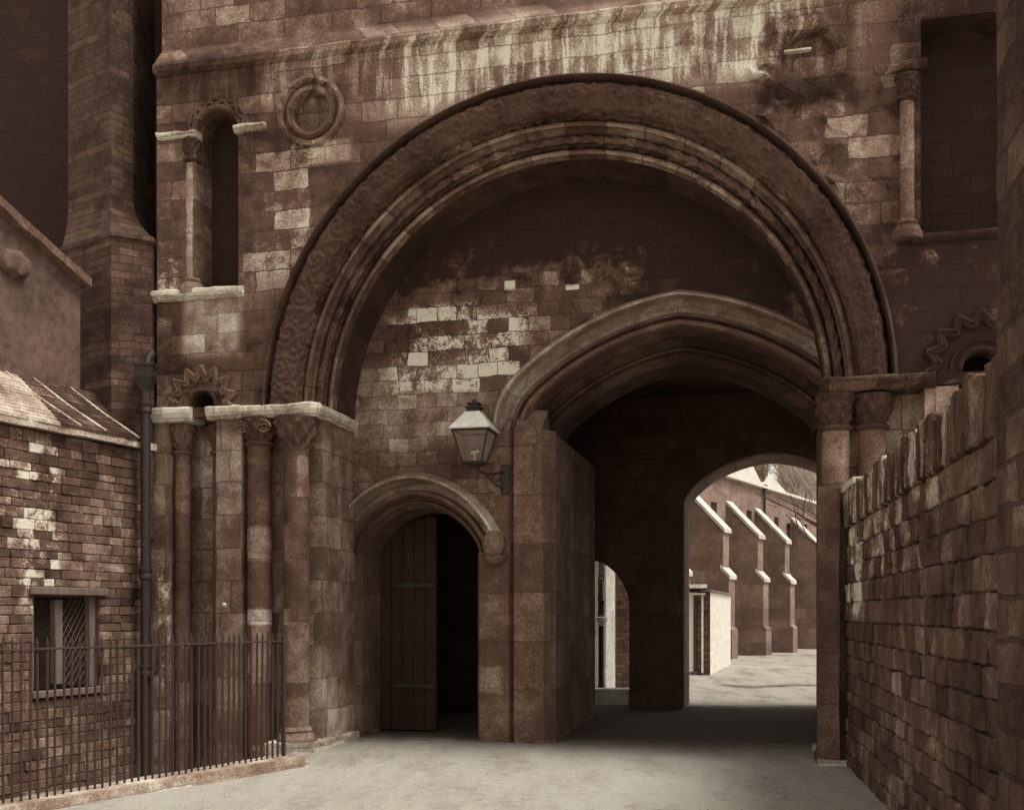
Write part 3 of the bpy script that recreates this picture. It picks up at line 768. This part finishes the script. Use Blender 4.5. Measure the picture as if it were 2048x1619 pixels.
# ------------------------------------------------------------------ left side: low wall with window, plastered wall, turret
LA = math.atan2(1, .43); LOC = (-4.52, 13.75, 0)
lw = empty('side_building', LOC, LA, 'low brick side building with a leaded window and lean-to roof behind the railings', 'building')
bm = bmesh.new(); wx0, wx1, wz0, wz1 = -1.83, -.86, .74, 1.80
slab(bm, [(-7, -1.4), (-7, 3.62), (.0, 3.62), (.0, -1.4)], [rect(wx0, wx1, wz0, wz1)], .022, .35)
courses(bm, -4.6, .0, -1.4, 3.60, .105, (.14, .30), .004, -1, .016, random.Random(9), [(wx0-.01, wx1+.01, wz0-.01, wz1+.01)], bev=.007, jit=.007)
mesh_obj('wall', bm, 'lbrick', lw)
bm = bmesh.new(); box(bm, -7, .02, -.09, .1, 3.62, 3.70, cuts=.15); rough(bm, .014, 5, 1); mesh_obj('eaves_course', bm, 'coping', lw)
bm = bmesh.new()
def roofstrip(x0, x1, m):
    bm = bmesh.new(); n = 14
    for i in range(n):
        a = i/n; b = (i+1)/n
        za, zb = 3.71+.62*a, 3.71+.62*b; ya, yb = -.10+.68*a, -.10+.68*b
        vs = [bm.verts.new(p) for p in ((x0, ya, za+.02), (x1, ya, za+.02), (x1, yb, zb), (x0, yb, zb), (x0, ya, za-.02), (x1, ya, za-.02))]
        bm.faces.new(vs[:4]); bm.faces.new((vs[0], vs[4], vs[5], vs[1]))
    rough(bm, .006, 6, 2); return mesh_obj('lean_to_roof', bm, m, lw)
roofstrip(-7, -1.55, 'coping'); roofstrip(-1.545, -.1, 'tiles')
for k, x in enumerate((-1.5, -1.1, -.55)):
    bm = bmesh.new(); tube(bm, [(x+.25, -.10, 3.735), (x-.02, .22, 4.015), (x-.22, .56, 4.325)], .016, 6); mesh_obj('roof_lead', bm, 'coping', lw)
bm = bmesh.new()
for x0, x1, z0, z1 in ((wx0, wx0+.06, wz0, wz1), (wx1-.09, wx1, wz0, wz1), (wx0+.36, wx0+.47, wz0+.05, wz1-.05)):
    box(bm, x0, x1, .06, .16, z0, z1, .008)
wf = mesh_obj('window', bm, 'frame', lw)
boxobj('lintel', (wx0-.08, wx1+.1, -.05, .12, wz1, wz1+.09), 'frame', wf, .01)
boxobj('sill', (wx0-.03, wx1+.05, -.04, .2, wz0-.08, wz0), 'frame', wf, .01)
boxobj('pane', (wx0+.05, wx1-.05, .14, .15, wz0+.02, wz1-.02), 'darkpane', wf, 0)
bm = bmesh.new()
for k in range(-6, 9):
    for s_ in (-1, 1):
        x = wx0+.47+k*.075; a = (x, wz0); 
        pts = []
        for t in range(0, 21):
            px = x+s_*t*.052*.62; pz = wz0+.03+t*.05
            if wx0+.48 < px < wx1-.09 and pz < wz1: pts.append((px, .132, pz))
        if len(pts) > 1: tube(bm, [pts[0], pts[-1]], .004, 4)
mesh_obj('lead_lattice', bm, 'frame', wf)
# plastered wall
pw = empty('plastered_wall', (-5.26, 13.4, 0), LA, 'tall plastered gable wall with a raking stone coping above the lean-to roof', 'wall')
bm = bmesh.new(); slab(bm, [(-6, 3.7), (-6, 7.9), (-1.0, 6.0), (0, 5.60), (0, 3.7)], [], 0, .4); mesh_obj('plaster_face', bm, 'plaster', pw)
bm = bmesh.new()
for k in range(14):
    a, b = -k*.12, -(k+1)*.12; f = lambda x: 5.60-.40*x
    vs = [[bm.verts.new((x, y, f(x)+z)) for y, z in ((-.12, -.01), (-.14, .08), (-.02, .16), (.5, .18), (.5, 0))] for x in (a+.06, b+.06)]
    for i in range(5): bm.faces.new((vs[0][i], vs[0][(i+1) % 5], vs[1][(i+1) % 5], vs[1][i]))
    bm.faces.new(vs[0]); bm.faces.new(vs[1])
rough(bm, .016, 5, 5); mesh_obj('coping', bm, 'mould', pw)
bm = bmesh.new()
t = bmesh.new(); bmesh.ops.create_icosphere(t, subdivisions=3, radius=1)
for v in t.verts: v.co = Vector((v.co.x*.22-1.0, v.co.y*.10-.02, v.co.z*.16+5.55))+noise.noise_vector(v.co*2)*.03
me = bpy.data.meshes.new('t'); t.to_mesh(me); t.free(); bm.from_mesh(me); mesh_obj('kneeler_stone', bm, 'plaster', pw, True)
# turret
tw = empty('brick_turret', (-5.0, 14.0, 0), 0, 'dark angular brick turret with a splayed base rising left of the gatehouse', 'turret')
def ploop(z, pts): return [(x+5.0, y-14.0, z) for x, y in pts]
lowp = [(-5.75, 14.05), (-4.90, 13.45), (-4.47, 13.66), (-4.50, 14.9), (-5.75, 14.9)]
upp = [(-5.75, 14.25), (-5.02, 13.75), (-4.84, 14.05), (-4.84, 14.9), (-5.75, 14.9)]
def lerp(t): return [(a[0]+(b[0]-a[0])*t, a[1]+(b[1]-a[1])*t) for a, b in zip(lowp, upp)]
def stack(name, rows, m):
    bm = bmesh.new(); R_ = [[bm.verts.new(p) for p in r] for r in rows]
    for a, b in zip(R_, R_[1:]):
        for i in range(len(a)): bm.faces.new((a[i], a[(i+1) % len(a)], b[(i+1) % len(a)], b[i]))
    bm.faces.new(R_[0][::-1]); bm.faces.new(R_[-1]); return mesh_obj(name, bm, m, tw)
stack('base_stage', [ploop(2.5, lowp), ploop(6.16, lowp)], 'tower')
def grow(p, d):
    cx, cy = -5.1, 14.3; return [(x+(x-cx)*d, y+(y-cy)*d) for x, y in p]
stack('offset_moulding', [ploop(6.16, grow(lowp, .02)), ploop(6.20, grow(lowp, .06)), ploop(6.25, grow(lowp, .05)), ploop(6.27, lowp)], 'tower')
stack('splayed_stage', [ploop(6.27, lerp(0.05))]+[ploop(6.27+.62*k/6, lerp(1-(1-k/6)**2)) for k in range(1, 7)]+[ploop(12, upp)], 'tower')
# wall behind the turret
bw_ = empty('back_wing', (0, 12.7, 0), -TH, 'dark wing wall seen behind the turret at the upper left', 'wall')
bm = bmesh.new(); box(bm, -15, -4.56, 1.6, 2.2, -.2, 12); mesh_obj('wing_face', bm, 'dark', bw_)

# ------------------------------------------------------------------ downpipe
dp = empty('downpipe', (-4.47, 13.42, 0), 0, 'black iron downpipe with a rainwater hopper in the corner left of the gatehouse', 'pipe')
bm = bmesh.new(); tube(bm, [(0, 0, -1.2), (0, 0, 4.35)], .062, 14); mesh_obj('pipe', bm, 'iron', dp, True)
for z in (2.08, 4.1, .9):
    bm = bmesh.new(); lathe(bm, [(.064, z-.07), (.08, z-.06), (.08, z-.02), (.07, z), (.08, z+.02), (.08, z+.06), (.064, z+.07)], 0, 0, 16); mesh_obj('collar', bm, 'iron', dp, True)
bm = bmesh.new(); lathe(bm, [(.07, 4.3), (.09, 4.33), (.15, 4.47), (.155, 4.58), (.175, 4.60), (.175, 4.63), (.14, 4.63), (.13, 4.5)], 0, 0, 4, a0=PI/4, a1=PI/4+2*PI); mesh_obj('hopper', bm, 'iron', dp)
bm = bmesh.new(); tube(bm, [(.06, -.05, .82), (.14, -.06, .88), (.18, -.04, 1.02), (.17, 0, 1.15)], .028, 10); mesh_obj('branch_pipe', bm, 'iron', dp, True)
bm = bmesh.new(); tube(bm, [(-.02, .1, 4.63), (-.02, .14, 4.72), (.02, .2, 4.82)], .05, 10); mesh_obj('spout', bm, 'iron', dp, True)

# ------------------------------------------------------------------ railings and kerb
A = Vector((-2.42, 11.62, 0)); B = Vector((-3.96, 8.9, 0)); D = (B-A).normalized(); ra = math.atan2(D.y, D.x)
rl = empty('iron_railing', (A.x, A.y, 0), ra, 'run of upright black iron railings on a pale kerb at the lower left', 'railing')
L = 5.2
nb = 64; bm = bmesh.new(); tube(bm, [(0, 0, .06), (0, 0, 1.30), (0, 0, 1.36)], .0115, 6); tube(bm, [(0, 0, 1.36), (0, 0, 1.41)], .011, 6, .001)
me0 = None
for k in range(nb):
    x = .08+k*.0805
    if k == 0: o = mesh_obj('bar', bm, 'rail', rl); o.location = (x, 0, 0); first = o
    else:
        o = first.copy(); C.objects.link(o); o.parent = rl; o.location = (x, random.uniform(-.004, .004), random.uniform(-.006, .006)); o.rotation_euler = (random.uniform(-.006, .006), random.uniform(-.006, .006), 0)
bm = bmesh.new(); box(bm, -.02, L, -.02, .02, 1.295, 1.312, .003); mesh_obj('top_rail', bm, 'rail', rl)
for x in (-.01,):
    bm = bmesh.new(); box(bm, x-.018, x+.018, -.018, .018, .05, 1.36, .003); mesh_obj('standard', bm, 'rail', rl)
kb = empty('railing_kerb', (A.x, A.y, 0), ra, 'pale stone kerb under the black railings along the roadway', 'kerb')
bm = bmesh.new(); box(bm, -.25, 5.6, -.16, .16, -1.3, .085, cuts=.16); rough(bm, .01, 4, 6); mesh_obj('kerb_stone', bm, 'coping', kb)

# little plant on the jamb
pl = empty('wall_plant', (-3.55, 13.45, 1.0), 0, 'thin wiry weed with one pale head growing against the left jamb', 'plant')
bm = bmesh.new(); tube(bm, [(0, 0, 0), (-.03, -.03, .25), (.02, -.05, .45), (.05, -.06, .68)], .006, 5); tube(bm, [(-.02, -.02, .2), (-.08, -.04, .34)], .004, 5); mesh_obj('stem', bm, 'frame', pl)
bm = bmesh.new(); lathe(bm, [(0, .67), (.018, .68), (.027, .705), (.016, .72), (0, .725)], .05, -.06, 10); rough(bm, .01, 20); mesh_obj('flower_head', bm, 'white', pl)

# ------------------------------------------------------------------ right side: boundary wall and tall pier
RA = math.atan2(1, .18)
rw = empty('boundary_wall', (3.60, 11.85, 0), RA, 'weathered rubble boundary wall with a streaked tall coping, running out to the right', 'wall')
bm = bmesh.new(); box(bm, -9.5, .05, -.30, -.03, -.3, 2.50)
courses(bm, -9.5, .05, -.2, 2.50, .17, (.16, .42), -.012, 1, .028, random.Random(4), jit=.016)
mesh_obj('rubble_wall', bm, 'rwall', rw)

bm = bmesh.new(); box(bm, -9.5, -.02, -.34, .0, 2.50, 2.84)
rr_ = random.Random(5); x = -9.5
while x < -.05:
    l = rr_.uniform(.09, .2); courses(bm, x, min(x+l, -.02), 2.50, 2.50+rr_.uniform(.34, .43), .6, (.5, .6), .02, 1, .03, rr_, jit=.018, tall=True, depth=.38); x += l
mesh_obj('tall_coping', bm, 'rcoping', rw)
bm = bmesh.new(); box(bm, -1.0, .0, -.36, .055, 2.88, 2.95, cuts=.12); rough(bm, .012, 6, 5); mesh_obj('cap_stone', bm, 'coping', rw)
rp = empty('tall_pier', (3.60, 11.85, 0), RA, 'tall dark stone pier standing on the line of the boundary wall at the right edge', 'pier')
bm = bmesh.new(); box(bm, -7.6, -6.62, -2.2, .07, -.2, 5.4, cuts=.21); rough(bm, .012, 4, 3); mesh_obj('pier_shaft', bm, 'rpier', rp)

# ------------------------------------------------------------------ the lane beyond the arch
FA = math.atan2(1, .598)
fb = empty('long_building', (8.82, 44, 0), FA, 'long grey rendered building with sloping-topped buttresses, seen beyond the main arch', 'building')
wins = [(-2.4, -1.75), (1.7, 2.35), (5.4, 6.05), (10, 10.6)]
bm = bmesh.new()
slab(bm, [(-14, -.3), (-14, 6.92), (34, 6.92), (34, -.3)], [rect(a, b, 5.1, 5.85) for a, b in wins], 0, .4); mesh_obj('wall', bm, 'farwall', fb)
bm = bmesh.new(); box(bm, -14, 34, -.14, 0, -.3, 1.0, .0); mesh_obj('plinth', bm, 'farwall', fb)
bm = bmesh.new(); box(bm, -14, 34, -.17, -.005, 1.0, 1.08); mesh_obj('plinth_course', bm, 'coping', fb)
bm = bmesh.new(); box(bm, -14, 34, -.22, .1, 6.92, 7.02); mesh_obj('eaves', bm, 'slate', fb)
bm = bmesh.new(); vs = [bm.verts.new(p) for p in ((-14, -.15, 7.03), (34, -.15, 7.03), (34, 4, 7.35), (-14, 4, 7.35), (-14, 8, 7.03), (34, 8, 7.03))]
bm.faces.new(vs[:4]); bm.faces.new((vs[3], vs[2], vs[5], vs[4])); bm.faces.new((vs[0], vs[3], vs[4])); bm.faces.new((vs[1], vs[5], vs[2])); mesh_obj('roof', bm, 'slate', fb)
for a, b in wins:
    f = boxobj('window', (a, b, .22, .26, 5.1, 5.85), 'darkpane', fb, 0)
    bm = bmesh.new(); box(bm, a, a+.06, .16, .22, 5.1, 5.85); box(bm, b-.06, b, .16, .22, 5.1, 5.85); box(bm, (a+b)/2-.025, (a+b)/2+.025, .16, .22, 5.1, 5.85); mesh_obj('frame', bm, 'frame', f)
for x in (-8.6, -4.3, -.41, 3.1, 8.3, 13, 18):
    bm = bmesh.new()
    poly = [(0, -.3), (0, 5.85), (-1.28, 4.52), (-1.28, 3.1), (-1.5, 2.86), (-1.5, 1.1), (-1.62, 1.0), (-1.62, -.3)]
    F = [bm.verts.new((x-.32, y, z)) for y, z in poly]; B_ = [bm.verts.new((x+.32, y, z)) for y, z in poly]
    bm.faces.new(F); bm.faces.new(B_[::-1])
    for i in range(len(poly)):
        j = (i+1) % len(poly); bm.faces.new((F[i], B_[i], B_[j], F[j]))
    bt = mesh_obj('buttress', bm, 'farwall', fb)
    for (y0, z0, y1, z1) in ((.0, 5.93, -1.36, 4.52), (-1.2, 3.22, -1.56, 2.84)):
        bm = bmesh.new(); q = [(x-.38, y0, z0), (x+.38, y0, z0), (x+.38, y1, z1), (x-.38, y1, z1)]
        T = [bm.verts.new((a, b, c+.10)) for a, b, c in q]; U = [bm.verts.new((a, b, c-.04)) for a, b, c in q]
        bm.faces.new(T); bm.faces.new(U[::-1])
        for i in range(4): bm.faces.new((T[i], U[i], U[(i+1) % 4], T[(i+1) % 4]))
        mesh_obj('sloping_cap', bm, 'farcap', bt)
for ax, lf, rf, h in ((-2.4, -5.4, -.2, 2.3), (1.2, -.1, 3.5, 1.25), (4.46, 3.55, 7.0, .62)):
    bm = bmesh.new(); z = 7.03
    p = [(lf, z), (ax, z+h), (rf, z)]
    F = [bm.verts.new((a, -.1, b)) for a, b in p]; B_ = [bm.verts.new((a, 5, b)) for a, b in p]
    bm.faces.new(F); bm.faces.new(B_); bm.faces.new((F[0], F[1], B_[1], B_[0])); bm.faces.new((F[1], F[2], B_[2], B_[1]))
    mesh_obj('gable', bm, 'slate', fb)
for x, z1, ww in ((.75, 9.3, .5), (4.1, 8.2, .25), (-1.4, 9.6, .35)):
    bm = bmesh.new(); box(bm, x-ww, x+ww, -.05, .6, 7.03, z1); box(bm, x-ww-.07, x+ww+.07, -.12, .67, z1, z1+.12)
    ch = mesh_obj('chimney', bm, 'fbrick', fb); bm = bmesh.new(); tube(bm, [(x, .3, z1+.12), (x, .3, z1+.5)], .12, 10, .1); mesh_obj('chimney_pot', bm, 'fbrick', ch)
for x, z0, z1 in ((3.75, 4.9, 6.9), (7.35, 3.2, 5.5), (7.35, .2, 3.0)):
    bm = bmesh.new(); tube(bm, [(x, -.1, z0), (x, -.1, z1)], .06, 8); box(bm, x-.12, x+.12, -.2, -.02, z1, z1+.18); mesh_obj('drainpipe', bm, 'iron', fb)

# gateway in the lane
gw = empty('whitewashed_gateway', (5.27, 29.3, 0), math.atan2(.96, .2815), 'whitewashed brick gateway wall with a pale plank door in the lane beyond the arch', 'gateway')
def W(x, y): 
    a = math.atan2(.96, .2815); dx, dy = x-5.27, y-29.3; return (dx*math.cos(a)+dy*math.sin(a), -dx*math.sin(a)+dy*math.cos(a))
bm = bmesh.new(); box(bm, .02, 6.1, 0, .30, -.2, 2.16, cuts=.5); rough(bm, .008, 3, 2); mesh_obj('white_wall', bm, 'white', gw)
bm = bmesh.new(); box(bm, -.03, .018, -.01, .32, -.2, 2.16); mesh_obj('brick_end', bm, 'fbrick', gw)
bm = bmesh.new(); box(bm, -.15, 6.15, -.07, .36, 2.16, 2.21, .01); mesh_obj('coping', bm, 'frame', gw)
def flat(name, x0, x1, y, z0, z1, m, d=.06):
    bm = bmesh.new(); q = [(x0, y), (x1, y), (x1, y+d), (x0, y+d)]
    T = [bm.verts.new((*W(a, b), z1)) for a, b in q]; U = [bm.verts.new((*W(a, b), z0)) for a, b in q]
    bm.faces.new(T); bm.faces.new(U[::-1])
    for i in range(4): bm.faces.new((T[i], U[i], U[(i+1) % 4], T[(i+1) % 4]))
    return mesh_obj(name, bm, m, gw)
flat('lintel', 3.4, 5.14, 29.2, 2.08, 2.13, 'white', .2)
flat('lintel', 3.4, 5.2, 29.22, 2.16, 2.24, 'dark', .3); flat('gateway_cap', 3.4, 5.16, 29.1, 2.26, 2.36, 'white', .45)
d1 = flat('door', 3.9, 4.86, 29.45, .03, 2.07, 'whitedoor'); d2 = flat('door', 4.875, 5.04, 29.40, .03, 2.07, 'wood', .5)
d2['label'] = 'brown plank door leaf standing ajar'
flat('door_post', 5.045, 5.10, 29.3, .0, 2.07, 'white', .1)
# things seen through the foot arch
wp = empty('white_post', (1.97, 22, 0), math.radians(40), 'tall sunlit white pilaster seen through the small far opening', 'pilaster')
bm = bmesh.new(); box(bm, -.13, .13, 0, .5, -.1, 4.2, cuts=.4); rough(bm, .006, 3, 1); mesh_obj('post_shaft', bm, 'white', wp)
fl = empty('brick_wall', (2.12, 22.3, 0), 0, 'narrow strip of dark brick wall right of the white pilaster', 'wall')
bm = bmesh.new(); box(bm, 0, .55, 0, .3, -.1, 3.8); mesh_obj('brick_face', bm, 'fbrick', fl)
stp = empty('white_step', (1.72, 19.75, 0), 0, 'low whitewashed step block at the foot of the small far opening', 'step')
bm = bmesh.new(); box(bm, -.25, .75, 0, .45, -.1, .23, cuts=.2); rough(bm, .01, 4, 1); mesh_obj('step_block', bm, 'white', stp)
cs = empty('carved_shaft', (1.66, 20.5, 0), 0, 'narrow carved stone shaft with a pale moulded cap, left of the white pilaster', 'shaft')
bm = bmesh.new(); lathe(bm, [(.055, 1.52), (.05, 1.8), (.07, 1.82), (.05, 1.85), (.05, 2.2), (.07, 2.22), (.05, 2.26), (.045, 3.0)], 0, 0, 14, lambda a, z, r: .012*math.sin(a*3+z*40)); mesh_obj('twisted_shaft', bm, 'fbrick', cs)
bm = bmesh.new(); lathe(bm, [(.04, 1.36), (.09, 1.38), (.07, 1.42), (.12, 1.46), (.12, 1.52), (.05, 1.53)], 0, 0, 14); mesh_obj('cap', bm, 'white', cs)
bm = bmesh.new(); lathe(bm, [(.07, -.1), (.06, .2), (.05, .3), (.05, 1.36)], 0, 0, 14); mesh_obj('lower_shaft', bm, 'dark', cs)
# flat dark strip on the lane
bm = bmesh.new()
pts = [(4.75, 25.2), (5.1, 24.3), (5.45, 24.0), (5.6, 24.5), (6.3, 24.9), (7.0, 25.0), (7.0, 25.25), (6.2, 25.4), (5.5, 25.0), (5.2, 25.3)]
bm.faces.new([bm.verts.new((x, y, gz(x, y)+.012)) for x, y in pts]); o = mesh_obj('dark_strip', bm, 'frame'); tag(o, kind='structure')

# ------------------------------------------------------------------ bare trees behind
def tree(loc, H, seed, label, lean=(0, 0), twn=2600, spread=1.0, thin=1.0):
    rnd = random.Random(seed)
    t = empty('bare_tree', loc, 0, label, 'tree', 'bare trees beyond the long building' if loc[1] > 60 else None)
    tb = bmesh.new(); cb = bmesh.new(); ends = []
    def grow_(p, d, l, r, n):
        pts = [p]; q = p
        for k in range(4):
            d = (d+Vector((rnd.uniform(-.16, .16), rnd.uniform(-.16, .16), rnd.uniform(-.06, .12)))).normalized(); q = q+d*l/4; pts.append(q)
        tube(tb if n < 2 else cb, pts, r, 5 if n > 1 else 8, r*.62, cap=False)
        if n >= (4 if thin == 1 else 3): ends.append((pts, d)); return
        for k in range(3 if n else 5):
            a = rnd.uniform(0, 2*PI); tl = rnd.uniform(.35, .85)*spread
            ax = Vector((math.cos(a), math.sin(a), 0)); nd = (d+ax*tl+Vector((0, 0, .12))).normalized()
            grow_(pts[rnd.choice((2, 3, 4))], nd, l*rnd.uniform(.6, .8), r*.55, n+1)
    grow_(Vector((0, 0, 0)), Vector((lean[0], lean[1], 1)).normalized(), H*.33, H*.022*thin, 0)
    for k in range(twn):
        pts, d = rnd.choice(ends); p = rnd.choice(pts)+Vector((rnd.gauss(0, .25), rnd.gauss(0, .25), rnd.gauss(0, .2)))
        e = (d+Vector((rnd.uniform(-1, 1), rnd.uniform(-1, 1), rnd.uniform(-.5, .9)))).normalized()*rnd.uniform(.4, 1.1)*H/14
        s_ = e.cross(Vector((rnd.random(), rnd.random(), rnd.random()))).normalized()*.018*H/14
        cb.faces.new([cb.verts.new(p-s_), cb.verts.new(p+s_), cb.verts.new(p+e)])
    mesh_obj('trunk', tb, 'bark', t); mesh_obj('crown', cb, 'bark' if loc[1] < 60 else 'twig', t)
tree((15.2, 42, 0), 13, 3, 'dark bare tree reaching thin branches in from the right over the lane', (-.22, 0), 40, 1.15, .5)
for i, (x, y, h, lb) in enumerate(((17.0, 74, 17, 'farthest left bare tree, rising just above the chimneys'), (20.5, 80, 19, 'tall bare tree in the middle of the hazy clump'), (19.5, 92, 22, 'broad bare tree farthest back in the clump'), (22.5, 76, 16, 'bare tree at the right of the clump, near the arch edge'), (18.5, 68, 13, 'lowest bare tree just above the eaves line'))):
    tree((x, y, 0), h, 20+i, lb, twn=4200)
